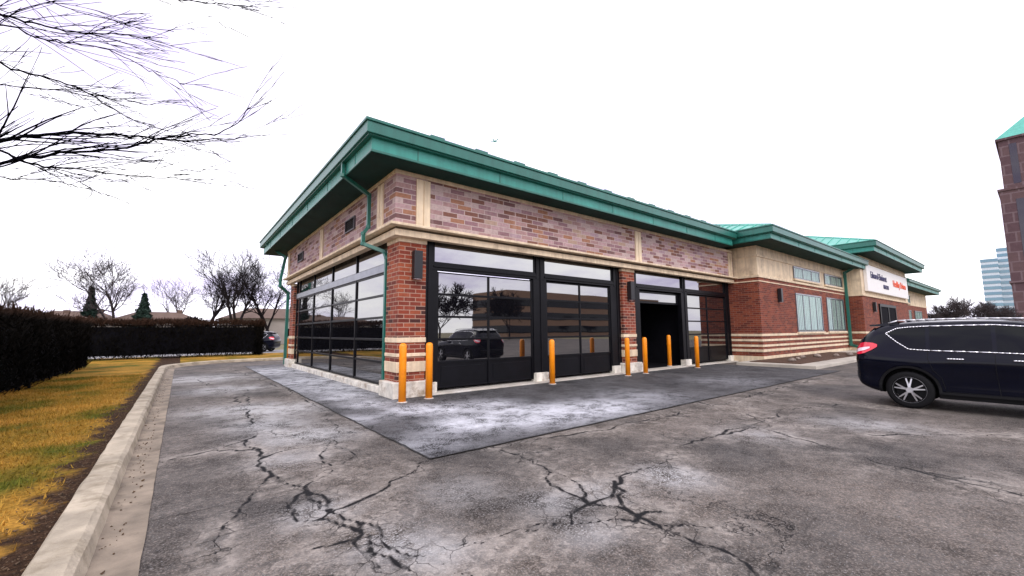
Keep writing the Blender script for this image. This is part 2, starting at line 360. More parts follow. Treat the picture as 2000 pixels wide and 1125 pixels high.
attr_sheet('asphalt_patch',np.arange(-1.6,15.35,.08),np.arange(-4.8,.45,.08),.011,'patch',const(9),patchsalt)
attr_sheet('asphalt_patch',np.arange(-1.6,.25,.08),np.arange(.39,14.5,.08),.015,'patch',const(9),patchsalt)
sm=MB()
for a,b in (((-1.6,-4.8),(15.3,-4.8)),((-1.6,-4.8),(-1.6,14.4))):
    pts=jag([a,b],3,.012)
    for p,q in zip(pts,pts[1:]):
        w=.012; dx,dy=q[0]-p[0],q[1]-p[1]; l=math.hypot(dx,dy)+1e-6; nx,ny=-dy/l*w,dx/l*w
        sm.poly([(p[0]-nx,p[1]-ny,.019),(q[0]-nx,q[1]-ny,.019),(q[0]+nx,q[1]+ny,.019),(p[0]+nx,p[1]+ny,.019)])
sm.build('pavement_seam','lineg')['kind']='structure'
path=[(-4.6,-30),(-4.6,-10),(-4.6,-5),(-4.6,0),(-4.6,5),(-4.6,10),(-4.6,13.5)]
arc=[(-.6-4*math.cos(R(t)),14.5+4*math.sin(R(t))) for t in range(0,91,9)]
path=path+arc+[(5,18.5),(30,18.5),(60,18.5)]
def dens(p,st=.3):
    o=[]
    for a,b in zip(p,p[1:]):
        n=max(1,int(math.dist(a,b)/st)) if math.dist(a,b)<14 else 30
        o+=[(a[0]+(b[0]-a[0])*k/n,a[1]+(b[1]-a[1])*k/n) for k in range(n)]
    return o+[p[-1]]
path=dens(path)
def sweep(path,prof,wob=0,seed=1):
    mb=MB(); r=random.Random(seed); n=len(prof)
    for i,p in enumerate(path):
        a=path[max(0,i-1)]; b=path[min(len(path)-1,i+1)]; dx,dy=b[0]-a[0],b[1]-a[1]; l=math.hypot(dx,dy)
        nx,ny=dy/l,-dx/l
        for (o,z) in prof:
            o2=o+r.uniform(-wob,wob); mb.v.append((p[0]+nx*o2,p[1]+ny*o2,z+r.uniform(-wob,wob)*.5))
    for i in range(len(path)-1):
        for j in range(n-1): k=i*n+j; mb.f.append((k,k+n,k+n+1,k+1))
    return mb
sweep(path,[(-.14,-.05),(-.14,.125),(-.12,.15),(.06,.15),(.10,.12),(.13,.024)],.008).build('curb','curb')['kind']='structure'
sweep(path,[(.12,.026),(.24,.014),(.40,.018),(.40,-.02)],.004,2).build('gutter','pan')['kind']='structure'
lw=MB().poly([(-120,-60,.1),(-4.73,-60,.1),(-4.73,14.5,.1),(-4.73,27,.1),(-120,27,.1)])
lw.poly([(-4.73,14.5,.1)]+[(-.6-4.13*math.cos(R(t)),14.5+4.13*math.sin(R(t)),.1) for t in range(9,91,9)]+[(60,18.63,.1),(60,27,.1),(-4.73,27,.1)])
lw.build('lawn','lawn')['kind']='structure'
MB().poly([(-120,27,.02),(60,27,.02),(60,36,.02),(-120,36,.02)]).build('street','street')['kind']='structure'
n=75000; gx=-4.86-np.random.rand(n)**.9*4.2; gy=-8.8+np.random.rand(n)**1.2*20; keep=np.random.rand(n)<np.clip((-4.88-gx)*3.,.04,1)
gx,gy=gx[keep],gy[keep]; n=len(gx); h=.025+np.random.rand(n)*.045; an=np.random.rand(n)*6.28; w=.004+.004*np.random.rand(n)
lx,ly=np.random.randn(n)*.025,np.random.randn(n)*.025
V=np.zeros((n,3,3)); V[:,0]=np.stack([gx-np.cos(an)*w,gy-np.sin(an)*w,np.full(n,.1)],1); V[:,1]=np.stack([gx+np.cos(an)*w,gy+np.sin(an)*w,np.full(n,.1)],1); V[:,2]=np.stack([gx+lx,gy+ly,.1+h],1)
me=bpy.data.meshes.new('grass'); me.from_pydata(V.reshape(-1,3).tolist(),[],np.arange(3*n).reshape(-1,3).tolist()); me.materials.append(M['blade'])
o=bpy.data.objects.new('grass',me); COL.objects.link(o); tag(o,'short yellow green winter grass growing on the verge','grass',kind='stuff')
mb=MB(); r=random.Random(5)
for i in range(2200):
    x=-4.76-abs(r.gauss(0,.16)) if r.random()<.85 else r.uniform(-4.46,-4.3); y=r.uniform(-9,10); s=r.uniform(.003,.009)*(1 if r.random()<.96 else 2); z=.1 if x<-4.7 else .018
    mb.tube((x,y,z),(x+r.uniform(-s,s)*2,y+r.uniform(-s,s)*2,z+s),s,s*.5,4)
tag(mb.build('leaf_litter','litter'),'loose dark brown crumbs of litter scattered along the curb','litter',kind='stuff')
MB().box(15.4,60,-4.0,-1.0,-.02,.13).build('sidewalk','sidewalk',bevel=.02)['kind']='structure'
MB().box(16.0,27.5,-3.3,-1.32,.10,.16).build('planting_bed','mulch')['kind']='structure'
r=random.Random(9)
for i,wh in enumerate(('nearest the wing corner','second from the wing corner','third along the bed','in the middle of the bed','toward the far windows','nearest the green downspout')):
    x=17.2+i*1.35; y=r.uniform(-3.1,-2.0); s=r.uniform(.12,.22)
    mb=MB().lathe([(s*.6,0),(s,s*.3),(s*.8,s*.7),(s*.3,s)],(x,y,.15),7)
    mb.v=[(a+r.uniform(-.2,.2)*s,b_+r.uniform(-.2,.2)*s,c) for a,b_,c in mb.v]
    tag(mb.build('rock','rock'),'small brown rock in the mulch bed, '+wh,'rock','rocks in the planting bed')
# ------------------------------------------------------------------ the building
B=empty('commercial_building',(0,0,0),'low brick building with green metal roofs and black glazed garage doors','building')
VE=12.8; UE=17.5
MB().box(-.2,UE,-.2,.3,4.17,5.5).box(-.2,.3,.3,VE,4.17,5.5).build('brick_frieze','frieze',B)
for u0 in (.33,9.35,17.0):
    MB().box(u0,u0+.17,-.24,-.2,4.17,5.36).box(u0+.17,u0+.2,-.215,-.2,4.17,5.36).box(u0+.2,u0+.37,-.24,-.2,4.17,5.36).build('stone_pilaster','stone',B)
for v0 in (.55,6.3,12.2):
    MB().box(-.24,-.2,v0,v0+.17,4.17,5.36).box(-.215,-.2,v0+.17,v0+.2,4.17,5.36).box(-.24,-.2,v0+.2,v0+.37,4.17,5.36).build('stone_pilaster','stone',B)
MB().box(-.23,UE,-.23,-.2,5.40,5.5).box(-.23,-.2,-.2,VE,5.40,5.5).build('top_trim','stone',B)
e1,e2=.36,.20
band=MB().box(-e1,UE+.08,-e1,0,4.10,4.168).box(-e1,0,0,VE+.1,4.10,4.168).build('stone_band','stone',B,bevel=.012)
MB().box(-e2,UE+.08,-e2,.0,3.88,4.04).box(-e2,.0,.0,VE+.1,3.88,4.04).build('lower_band','stone',band,bevel=.012)
MB().box(-e2+.05,UE,-e2+.05,0,4.04,4.10).box(-e2+.05,0,0,VE,4.04,4.10).build('shadow_joint','stone_dark',band)
def pillar(u0,u1,v0,v1):
    lv=[.38,.60,.85,.97,1.05,1.31,1.43,3.78,3.88]; st=[0,1,0,1,0,1,0,1]
    mb=MB()
    for a,b_,s in zip(lv,lv[1:],st):
        if not s: mb.box(u0,u1,v0,v1,a,b_)
    p=mb.build('brick_pillar','brick',B)
    for a,b_,s in zip(lv,lv[1:],st):
        if s: MB().box(u0-.02,u1+.02,v0-.02,v1,a,b_).build('stone_course','stone',p,bevel=.01)
    MB().box(u0-.14,u1+.14,v0-.14,v1+.02,0,.38).build('pillar_base','basewhite',p,bevel=.02)
pillar(0,.72,0,.75); pillar(8.75,9.5,0,.7); pillar(0,.7,VE-.75,VE)
def fbox(mb,ax,a0,a1,d0,d1,z0,z1):
    return mb.box(a0,a1,d0,d1,z0,z1) if ax=='u' else mb.box(d0,d1,a0,a1,z0,z1)
def garage_door(ax,a0,a1,d,cols,zl=(.12,.78,1.37,1.96,2.55,3.14),gm='glass'):
    fr=MB(); pn=MB(); w=(a1-a0)/cols
    fbox(fr,ax,a0,a0+.05,d-.05,d+.05,zl[0],zl[-1]); fbox(fr,ax,a1-.05,a1,d-.05,d+.05,zl[0],zl[-1])
    for i in range(1,cols): c=a0+i*w; fbox(fr,ax,c-.024,c+.024,d-.045,d+.05,zl[0],zl[-1])
    for i,z in enumerate(zl):
        t=.03
        fbox(fr,ax,a0+.05,a1-.05,d-.035,d+.04,z-t if i else z,z+t if i<len(zl)-1 else z)
        if 0<i<len(zl)-1: fbox(fr,ax,a0+.05,a1-.05,d-.040,d-.035,z-.005,z+.005)
    p=fr.build('garage_door','black',B,bevel=.005)
    for i in range(1,len(zl)-1):
        for c in range(cols):
            MB().box(a0+c*w+.02,a0+(c+1)*w-.02,d-.012,d+.02,zl[i]+.02,zl[i+1]-.02).build('glass_pane',gm,p)
    fbox(pn,ax,a0+.05,a1-.05,d-.01,d+.03,zl[0]+.02,zl[1]-.02)
    for c in range(cols): fbox(pn,ax,a0+c*w+.16,a0+(c+1)*w-.16,d-.02,d-.01,zl[0]+.12,zl[1]-.12)
    pn.build('bottom_panel','black',p)
    return p
def transom(ax,a0,a1,d,cols,z0=3.36,z1=3.98,gm='transomglass'):
    w=(a1-a0)/cols; fr=MB()
    fbox(fr,ax,a0,a1,d-.05,d+.05,z1-.03,z1); fbox(fr,ax,a0,a1,d-.05,d+.05,z0,z0+.04)
    for i in range(cols+1):
        c=a0+i*w; c=min(max(c,a0+.025),a1-.025); fbox(fr,ax,c-.025,c+.025,d-.045,d+.05,z0+.04,z1-.03)
    p=fr.build('transom_window','black',B)
    for i in range(cols): fbox(MB(),ax,a0+i*w+.025,a0+(i+1)*w-.025,d-.01,d+.02,z0+.025,z1-.02).build('glass_pane',gm,p)
D=.2
garage_door('u',1.12,4.45,D,2); garage_door('u',5.0,8.2,D,2); garage_door('u',13.55,17.2,D,2)
bays=((1.0,4.58),(4.92,8.4),(9.8,13.2),(13.45,17.25))
for a,b_ in bays: transom('u',a,b_,D,1)
for (a,b_),(c0,c1) in zip(((.72,1.0),(4.58,4.92),(8.4,8.76),(9.5,9.8),(13.2,13.45),(17.25,17.6)),((.72,1.12),(4.45,5.0),(8.2,8.76),(9.5,10.0),(13.05,13.55),(17.2,17.6))):
    MB().box(c0,c1,D-.08,D+.12,.3,3.18).box(a,b_,D-.08,D+.12,3.18,4.05).box((a+b_)/2-.02,(a+b_)/2+.02,D-.105,D-.08,.3,4.05).build('door_post','black',B,bevel=.008)
for a,b_ in bays:
    MB().box(a,b_,D-.07,D+.1,3.18,3.36).box(a,b_,D-.10,D-.07,3.25,3.30).build('door_header','black',B,bevel=.008)
    MB().box(a,b_,D-.08,D+.1,3.98,4.05).build('top_rail','black',B)
each('post_base','basewhite',B,[(a+.02,b_-.02,D-.16,D+.1,0,.3) for a,b_ in ((.86,1.12),(4.45,5.0),(8.2,8.6),(9.65,10.0),(13.05,13.55),(17.2,17.59))],.015)
MB().box(.86,17.55,-.16,D+.3,-.02,.045).build('concrete_sill','conc',B,bevel=.01)
mb=MB()
for k in range(2): mb.box(10.0,13.05,D+.08+k*.3,D+.13+k*.3,2.66+.3*k,3.14)
mb.box(10.0,13.05,D+.2,D+2.6,3.12,3.15); p=mb.build('garage_door','black',B)
MB().box(10.1,12.95,D+.06,D+.08,2.74,3.06).build('glass_pane','glass',p)
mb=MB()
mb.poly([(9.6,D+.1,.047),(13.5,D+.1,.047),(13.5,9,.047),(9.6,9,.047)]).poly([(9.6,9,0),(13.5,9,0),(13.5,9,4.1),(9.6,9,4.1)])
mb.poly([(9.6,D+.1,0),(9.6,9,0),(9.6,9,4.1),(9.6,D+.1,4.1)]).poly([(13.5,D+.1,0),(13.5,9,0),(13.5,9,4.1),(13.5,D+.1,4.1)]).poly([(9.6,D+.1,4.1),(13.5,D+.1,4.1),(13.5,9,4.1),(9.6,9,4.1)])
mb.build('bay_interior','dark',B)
DL=.15
cs=[.85,3.5,6.15,8.8,11.4,12.0]
fr=MB(); zl=(.22,.78,1.37,1.96,2.55,3.14)
for c in cs: fr.box(DL-.05,DL+.06,c-.035,c+.035,.2,4.05)
for z in zl: fr.box(DL-.035,DL+.05,.75,12.05,z-.032,z+.032)
fr.box(DL-.05,DL+.05,.75,12.05,3.98,4.06)
p=fr.build('glass_wall','black',B,bevel=.006)
for a,b_ in zip(cs,cs[1:]):
    for z0,z1 in list(zip(zl,zl[1:]))+[(3.38,4.0)]: MB().box(DL-.012,DL+.02,a+.03,b_-.03,z0+.028,z1-.028).build('glass_pane','glassside',p)
MB().box(DL-.07,DL+.05,.76,12.04,3.16,3.38).build('header_rail','rail',p,bevel=.01)
MB().box(-.02,.3,.8,12.0,0,.17).build('sill','basewhite',p,bevel=.015)
MB().box(.3,17.55,VE-.35,VE-.02,0,4.17).build('back_wall','brick',B)
def eave(x0,x1,y0,y1,zs,zf,zt,inset=.16,parent=B):
    rf=MB().box(x0+inset,x1-inset,y0+inset,y1-inset,zs,zf).build('fascia','fascia',parent)
    mb=MB()
    x=x0+inset+1.1
    while x<x1-inset: mb.box(x-.012,x+.012,y0+inset-.012,y0+inset-.001,zs,zf-.01); x+=2.4
    y=y0+inset+1.1
    while y<y1-inset: mb.box(x0+inset-.012,x0+inset-.001,y-.012,y+.012,zs,zf-.01); y+=2.4
    mb.box(x0+inset-.010,x1-inset,y0+inset-.010,y0+inset-.001,zs+.004,zs+.05).box(x0+inset-.010,x0+inset-.001,y0+inset,y1-inset,zs+.004,zs+.05)
    mb.build('fascia_seam','green',rf)
    g=MB().box(x0,x1,y0,y1,zf,zt-.07).box(x0-.035,x1+.035,y0-.035,y1+.035,zt-.07,zt).box(x0+.05,x1-.05,y0+.05,y1-.05,zf-.03,zf)
    g.build('gutter','green',rf,bevel=.012)
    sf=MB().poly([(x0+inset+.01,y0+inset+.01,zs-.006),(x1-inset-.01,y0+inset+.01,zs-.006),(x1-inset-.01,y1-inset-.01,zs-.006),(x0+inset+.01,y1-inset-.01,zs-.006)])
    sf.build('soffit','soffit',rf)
def hip(x0,x1,y0,y1,z,ra,rb,name='metal_roof',sp=.6):
    mb=MB(); A=(x0,y0,z);Bp=(x1,y0,z);Cp=(x1,y1,z);Dp=(x0,y1,z)
    mb.poly([A,Bp,rb,ra]).poly([Bp,Cp,rb]).poly([Cp,Dp,ra,rb]).poly([Dp,A,ra])
    x=x0+sp/2
    while x<x1:
        t=min((x-x0)/(ra[0]-x0),1,(x1-x)/(x1-rb[0])); q=(x,y0+(ra[1]-y0)*t,z+(ra[2]-z)*t)
        mb.tube((x,y0,z+.02),(q[0],q[1],q[2]+.02),.035,.035,4); x+=sp
    y=y0+sp/2
    while y<y1:
        t=min((y-y0)/(ra[1]-y0),(y1-y)/(y1-ra[1])); q=(x0+(ra[0]-x0)*t,y,z+(ra[2]-z)*t)
        mb.tube((x0,y,z+.02),(q[0],q[1],q[2]+.02),.035,.035,4); y+=sp
    for a,b_ in ((A,ra),(Bp,rb),(Dp,ra),(ra,rb)): mb.tube(a,b_,.07,.07,5)
    return mb.build(name,'roofm',B)
eave(-1.2,16.3,-1.0,14.5,5.5,5.85,6.17)
mr=hip(-1.1,16.3,-.9,14.4,6.165,(6,6.6,7.9),(11,6.6,7.9))
x=.4
while x<15: MB().box(x,x+.38,-.82,-.76,6.17,6.32).build('snow_guard','green',mr); x+=1.3
def stripes(x0,x1,y0,y1,bands,w):
    for a,b_ in bands: MB().box(x0-.02,x1-.01,y0-.02,y1,a,b_).build('stone_course','stone',w)
w_=MB().box(17.6,32.0,-1.3,12,.3,4.08).build('brick_wall','brick2',B)
stripes(17.6,32,-1.3,12,[(-.02,.3),(.5,.62),(.74,.84),(1.0,1.1),(1.25,1.36),(3.88,3.93)],w_)
s_=MB().box(17.62,32,-1.28,12,4.2,5.65).build('stone_wall','stone',B)
for bx in ((17.55,32,-1.35,12,4.08,4.2),(17.57,31.99,-1.33,12,5.1,5.2)): MB().box(*bx).build('stone_trim','stone',s_,bevel=.01)
eave(16.4,33,-2.5,13.2,5.65,5.93,6.26)
hip(16.5,33,-2.4,13.1,6.25,(23.5,5.3,8.9),(27,5.3,8.9))
def window(x0,x1,y,z0,z1,nv=2):
    fr=MB().box(x0,x1,y-.05,y,z0,z0+.07).box(x0,x1,y-.05,y,z1-.07,z1).box(x0,x0+.08,y-.05,y,z0+.07,z1-.07).box(x1-.08,x1,y-.05,y,z0+.07,z1-.07)
    for i in range(1,nv): c=x0+(x1-x0)*i/nv; fr.box(c-.04,c+.04,y-.048,y,z0+.07,z1-.07)
    p=fr.build('window','rail',B)
    MB().poly([(x0+.06,y-.035,z0+.05),(x1-.06,y-.035,z0+.05),(x1-.06,y-.035,z1-.05),(x0+.06,y-.035,z1-.05)]).build('glass_pane','winglass',p)
    MB().poly([(x0+.06,y-.006,z0+.05),(x1-.06,y-.006,z0+.05),(x1-.06,y-.006,z1-.05),(x0+.06,y-.006,z1-.05)]).build('dark_backing','dark',p)  # flat near-black sheet, the unlit room is put into its colour
    bl=MB(); x=x0+.12; rr=random.Random(int(x0*10))
    while x<x1-.2: bl.box(x,x+rr.uniform(.13,.20),y-.02,y-.012,z0+.1,z1-.1); x+=.24
    bl.build('blind','blind',p)
    MB().box(x0-.08,x1+.08,y-.10,y,z0-.1,z0).build('window_sill','stone',p)
window(22.3,26.6,-1.3,1.42,3.55,4); window(27.6,31.2,-1.3,1.42,3.55,4)
window(22.3,26.6,-1.3,4.35,5.05,3); window(27.6,31.2,-1.3,4.35,5.05,3)
w_=MB().box(32,47.5,-2.2,12,.3,3.8).build('brick_wall','brick2',B)
stripes(32,47.5,-2.2,11.9,[(-.02,.3),(.74,.86),(1.25,1.38)],w_)
s_=MB().box(31.99,47.52,-2.21,12,3.9,6.6).build('stone_wall','stone',B)
for bx in ((31.95,47.5,-2.27,12.02,3.8,3.9),(31.96,47.5,-2.25,12.02,6.15,6.25)): MB().box(*bx).build('stone_trim','stone',s_)
eave(30.8,48.7,-3.4,13.2,6.6,6.93,7.3)
hip(30.9,48.6,-3.3,13.1,7.29,(38,5,10.2),(42,5,10.2))
MB().box(36.5,41.5,-2.26,-2.2,.1,3.2).build('dark_doorway_panel','dark',B)  # flat panel on the wall, the doorway's dark depth is put into its colour
MB().box(36.3,36.5,-2.3,-2.2,.1,3.4).box(41.5,41.7,-2.3,-2.2,.1,3.4).box(36.5,41.5,-2.3,-2.2,3.2,3.4).box(38.9,39.1,-2.3,-2.26,.1,3.2).build('entrance_frame','black',B)
MB().box(47.5,64,-1.4,11,.3,3.9).build('brick_wall','brick2',B)
MB().box(47.5,64,-1.42,11,3.9,5.4).build('stone_wall','stone',B)
eave(46.6,65.2,-2.6,12,5.4,5.75,6.0)
hip(46.7,65.1,-2.5,11.9,5.99,(53,5,8.4),(58,5,8.4),sp=.9)
window(50,54,-1.42,1.5,3.4,3); window(56,60,-1.42,1.5,3.4,3); window(50,54,-1.42,4.1,4.9,3)
def spout(pts,s=.075):
    mb=MB()
    for a,b_ in zip(pts,pts[1:]): mb.tube(a,b_,s,s,4)
    for p_ in pts[1:-1]: mb.lathe([(.02,-s),(s*1.02,-s*.6),(s*1.02,s*.6),(.02,s)],p_,8)
    return mb.build('downspout','green',B)
spout([(-1.1,1.0,5.85),(-1.1,1.0,5.5),(-.33,1.28,5.22),(-.33,1.28,4.35),(-.46,1.28,4.15),(-.46,1.28,3.88),(.0,.95,3.66),(.03,.88,3.5),(.03,.88,.2)],s=.062)
spout([(-1.1,13.2,5.85),(-.33,12.7,5.2),(-.5,12.7,4.1),(-.5,12.7,3.8),(-.1,12.95,3.5),(-.1,12.95,.1)],s=.085)
spout([(31.6,-2.3,5.9),(31.6,-1.45,5.4),(31.6,-1.45,.5),(31.3,-2.2,.25),(29.5,-2.6,.22)],s=.11)
for v0,v1,z0,z1 in ((2.75,3.65,4.62,5.02),(9.4,10.4,4.62,5.0)):
    p=MB().box(-.25,-.2,v0,v1,z0,z0+.04).box(-.25,-.2,v0,v1,z1-.04,z1).box(-.25,-.2,v0,v0+.04,z0+.04,z1-.04).box(-.25,-.2,v1-.04,v1,z0+.04,z1-.04).box(-.212,-.202,v0+.04,v1-.04,z0+.04,z1-.04).build('wall_vent','louver',B)
    mb=MB(); z=z0+.07
    while z<z1-.05: mb.poly([(-.213,v0+.04,z+.04),(-.213,v1-.04,z+.04),(-.243,v1-.04,z),(-.243,v0+.04,z)]); z+=.06
    mb.build('louver','blackmat',p)
for (x,y,z0,z1) in ((5.8,4.0,7.3,9.5),(15.5,6,6.5,9.3)):
    mb=MB().tube((x,y,z0),(x,y,z1),.008,.006,5)
    for k in range(4):
        a=k*math.pi/2+.4; mb.tube((x,y,z1),(x+.14*math.cos(a),y+.14*math.sin(a),z1+.06),.025,.015,5); mb.lathe([(.01,0),(.035,.02),(.01,.05)],(x+.14*math.cos(a),y+.14*math.sin(a),z1+.03),6)
    mb.build('roof_antenna','fascia',mr)
def lamp(loc,label):
    t=empty('wall_lamp',loc,label,'wall lamp','box wall lamps on the brick')
    x,y,z=loc
    MB().box(x-.11,x+.11,y-.2,y-.03,z-.35,z+.35).build('lamp_housing','lamp',t,bevel=.012)
    MB().box(x-.08,x+.08,y-.03,y,z-.2,z+.2).build('back_plate','blackmat',t)
    MB().box(x-.08,x+.08,y-.17,y-.06,z-.362,z-.35).build('lens','clear',t)
lamp((.43,-.0,3.22),'tall black box wall lamp high on the near corner brick pillar')
lamp((9.12,-.0,3.05),'black box wall lamp on the second brick pillar beside the open bay')
lamp((19.9,-1.3,3.3),'black wall lamp on the red brick wing left of its windows')
lamp((34.6,-2.2,3.1),'far black wall lamp on the brick below the white sign')
sg=empty('building_sign',(39,-2.25,5),'white rectangular sign with navy and orange lettering on the stone wing','sign')
MB().box(32.7,46.6,-2.42,-2.22,4.15,6.0).build('sign_panel','white',sg,bevel=.02)
def text(body,x,z,size,mat,wscale=1.):
    c=bpy.data.curves.new('t','FONT'); c.body=body; c.size=size; c.extrude=.012; c.offset=.012*size
    o=bpy.data.objects.new('t',c); COL.objects.link(o); bpy.context.view_layer.update()
    me=bpy.data.meshes.new_from_object(o.evaluated_get(bpy.context.evaluated_depsgraph_get())); bpy.data.objects.remove(o)
    me.transform(Matrix.Diagonal((wscale,1,1,1))); me.transform(Matrix.Rotation(R(90),4,'X')); me.transform(Matrix.Translation((x-39,-2.437+2.25,z-5)))
    me.materials.clear(); me.materials.append(M[mat]); ob=bpy.data.objects.new('lettering',me); COL.objects.link(ob); ob.parent=sg
text('Edward-Elmhurst',33.6,5.12,.66,'navy',1.05); text('HEALTH',37.2,4.55,.42,'navy',1.1); text('Healthy Driven',40.6,4.92,.74,'redl',1.1)
bp=None
for u_,v_,lab in ((-.13,-.63,'orange bollard nearest the camera in front of the corner pillar'),(.58,-.52,'orange bollard just right of the corner pillar, second from left'),(4.6,-.5,'lone orange bollard between the first two garage doors'),(8.1,-.6,'orange bollard just left of the second brick pillar'),(9.25,-.52,'orange bollard just right of the second brick pillar'),(12.75,-.62,'orange bollard outside the right side of the open bay'),(12.2,.3,'thin looking orange bollard just inside the open bay'),(.1,13.7,'far orange bollard at the back corner of the glazed side')):
    loc=(u_,v_,0. if v_!=.3 else .05)
    if bp is None:
        bp=empty('bollard',loc,lab,'bollard','orange bollards')
        pr=[(.083,0),(.083,1.24),(.078,1.27),(.062,1.295),(.035,1.31),(.01,1.314)]
        MB().lathe(pr,loc,20).build('post','orange',bp,smooth=True); MB().lathe([(.12,0.002),(.115,.02),(.087,.03)],loc,16).build('base_ring','conc',bp)
    else: dup(bp,loc,random.uniform(0,6),lab,'bollard','orange bollards')
# ------------------------------------------------------------------ SUV
ST=[ # x, halfwidth, zbottom, belt, roof, roof halfwidth
(0.0,.72,.48,1.00,1.16,.56),(.05,.81,.40,1.04,1.27,.58),(.14,.865,.34,1.06,1.40,.60),(.27,.89,.29,1.075,1.52,.61),(.42,.90,.26,1.085,1.61,.615),(.65,.91,.24,1.09,1.66,.62),(1.2,.918,.22,1.09,1.69,.62),(2.0,.92,.22,1.07,1.69,.62),
(2.5,.92,.22,1.05,1.62,.61),(2.9,.918,.22,1.03,1.42,.61),(3.3,.912,.22,1.01,1.16,.64),(3.75,.90,.22,.98,1.07,.66),(4.1,.86,.23,.90,1.00,.62),(4.38,.76,.26,.80,.89,.52),(4.52,.62,.32,.68,.76,.42),(4.58,.45,.42,.60,.66,.3)]
LEN=4.58
def cr(x):
    for i in range(len(ST)-1):
        if x<=ST[i+1][0]+1e-9: break
    p1,p2=ST[i],ST[i+1]; p0=ST[max(0,i-1)]; p3=ST[min(len(ST)-1,i+2)]
    t=(x-p1[0])/(p2[0]-p1[0]); out=[]
    for k in range(1,6):
        m1=(p2[k]-p0[k])/(p2[0]-p0[0])*(p2[0]-p1[0]); m2=(p3[k]-p1[k])/(p3[0]-p1[0])*(p2[0]-p1[0])
        out.append((2*t**3-3*t*t+1)*p1[k]+(t**3-2*t*t+t)*m1+(-2*t**3+3*t*t)*p2[k]+(t**3-t*t)*m2)
    return out
def section(x):
    w,zb,zt,zr,wr=cr(x); h=zt-zb; g=zr-zt
    sh=.022*math.exp(-((x-.82)/.55)**2)+.022*math.exp(-((x-3.52)/.5)**2)     # haunches over the wheels
    return [(0,zb),(w*.8,zb),(w*.93,zb+h*.04),(w*.965,zb+h*.12),(w*.955,zb+h*.28),(w*.955+sh*.5,zb+h*.42),(w*.972+sh,zb+h*.58),(w*.992+sh,zb+h*.72),(w*1.0+sh*.5,zb+h*.82),(w*.985,zb+h*.92),(w*.955,zt),
            (w*.955+(wr-w*.955)*.30,zt+g*.3),(w*.955+(wr-w*.955)*.62,zt+g*.62),(w*.955+(wr-w*.955)*.90,zt+g*.86),(wr*.93,zt+g*.955),(wr*.75,zt+g*.99),(0,zr+.012)]
def yat(x,z):
    s=section(x)[2:]
    for (y0,z0),(y1,z1) in zip(s,s[1:]):
        if z<=z1: t=(z-z0)/max(1e-6,z1-z0); return y0+(y1-y0)*max(0,t)
    return s[-1][0]
car=empty('parked_car',(0,0,0),'dark blue SUV with chrome window line, its rear at the right edge','car')
xs=sorted(set([round(v,3) for v in list(np.linspace(0,.5,18))+list(np.linspace(.5,4.2,60))+list(np.linspace(4.2,LEN,14))]))
mb=MB()
for x in xs:
    s=section(x); ring=[(x,-y,z) for y,z in s]+[(x,y,z) for y,z in s[-2:0:-1]]; mb.v+=ring
n=len(ring)
for i in range(len(xs)-1):
    for j in range(n): k=i*n; mb.f.append((k+j,k+(j+1)%n,k+n+(j+1)%n,k+n+j))
mb.f.append(tuple(range(n))); mb.f.append(tuple((len(xs)-1)*n+j for j in range(n))[::-1])
body=mb.build('body','paint',car,smooth=True)
def fixn(o):
    bm=bmesh.new(); bm.from_mesh(o.data); bmesh.ops.recalc_face_normals(bm,faces=bm.faces); bm.to_mesh(o.data); bm.free()
fixn(body)
WX=(.82,3.52); WR=.355
cut=MB()
for wx in WX: cut.lathe([(.415,-1.2),(.415,-.58)],(wx,0,.37),36,'y'); cut.lathe([(.415,.58),(.415,1.2)],(wx,0,.37),36,'y')
co=cut.build('cut','blackmat'); fixn(co)
md=body.modifiers.new('b','BOOLEAN'); md.object=co; md.operation='DIFFERENCE'; md.solver='EXACT'
try: md.material_mode='TRANSFER'
except Exception: pass
bpy.context.view_layer.update()
nm=bpy.data.meshes.new_from_object(body.evaluated_get(bpy.context.evaluated_depsgraph_get())); body.modifiers.clear(); body.data=nm; bpy.data.objects.remove(co)
def panel(poly,off,side,nu=14,nv=6):
    mb=MB(); cols=[]
    for (a,b_) in zip(poly,poly[1:]):
        for k in range(nu): t=k/nu; cols.append(tuple(a[i]+(b_[i]-a[i])*t for i in range(3)))
    cols.append(poly[-1])
    for x,z0,z1 in cols:
        for j in range(nv+1): z=z0+(z1-z0)*j/nv; mb.v.append((x,side*(yat(x,z)+off),z))
    for i in range(len(cols)-1):
        for j in range(nv): k=i*(nv+1)+j; q=(k,k+nv+1,k+nv+2,k+1); mb.f.append(q if side<0 else q[::-1])
    return mb,cols
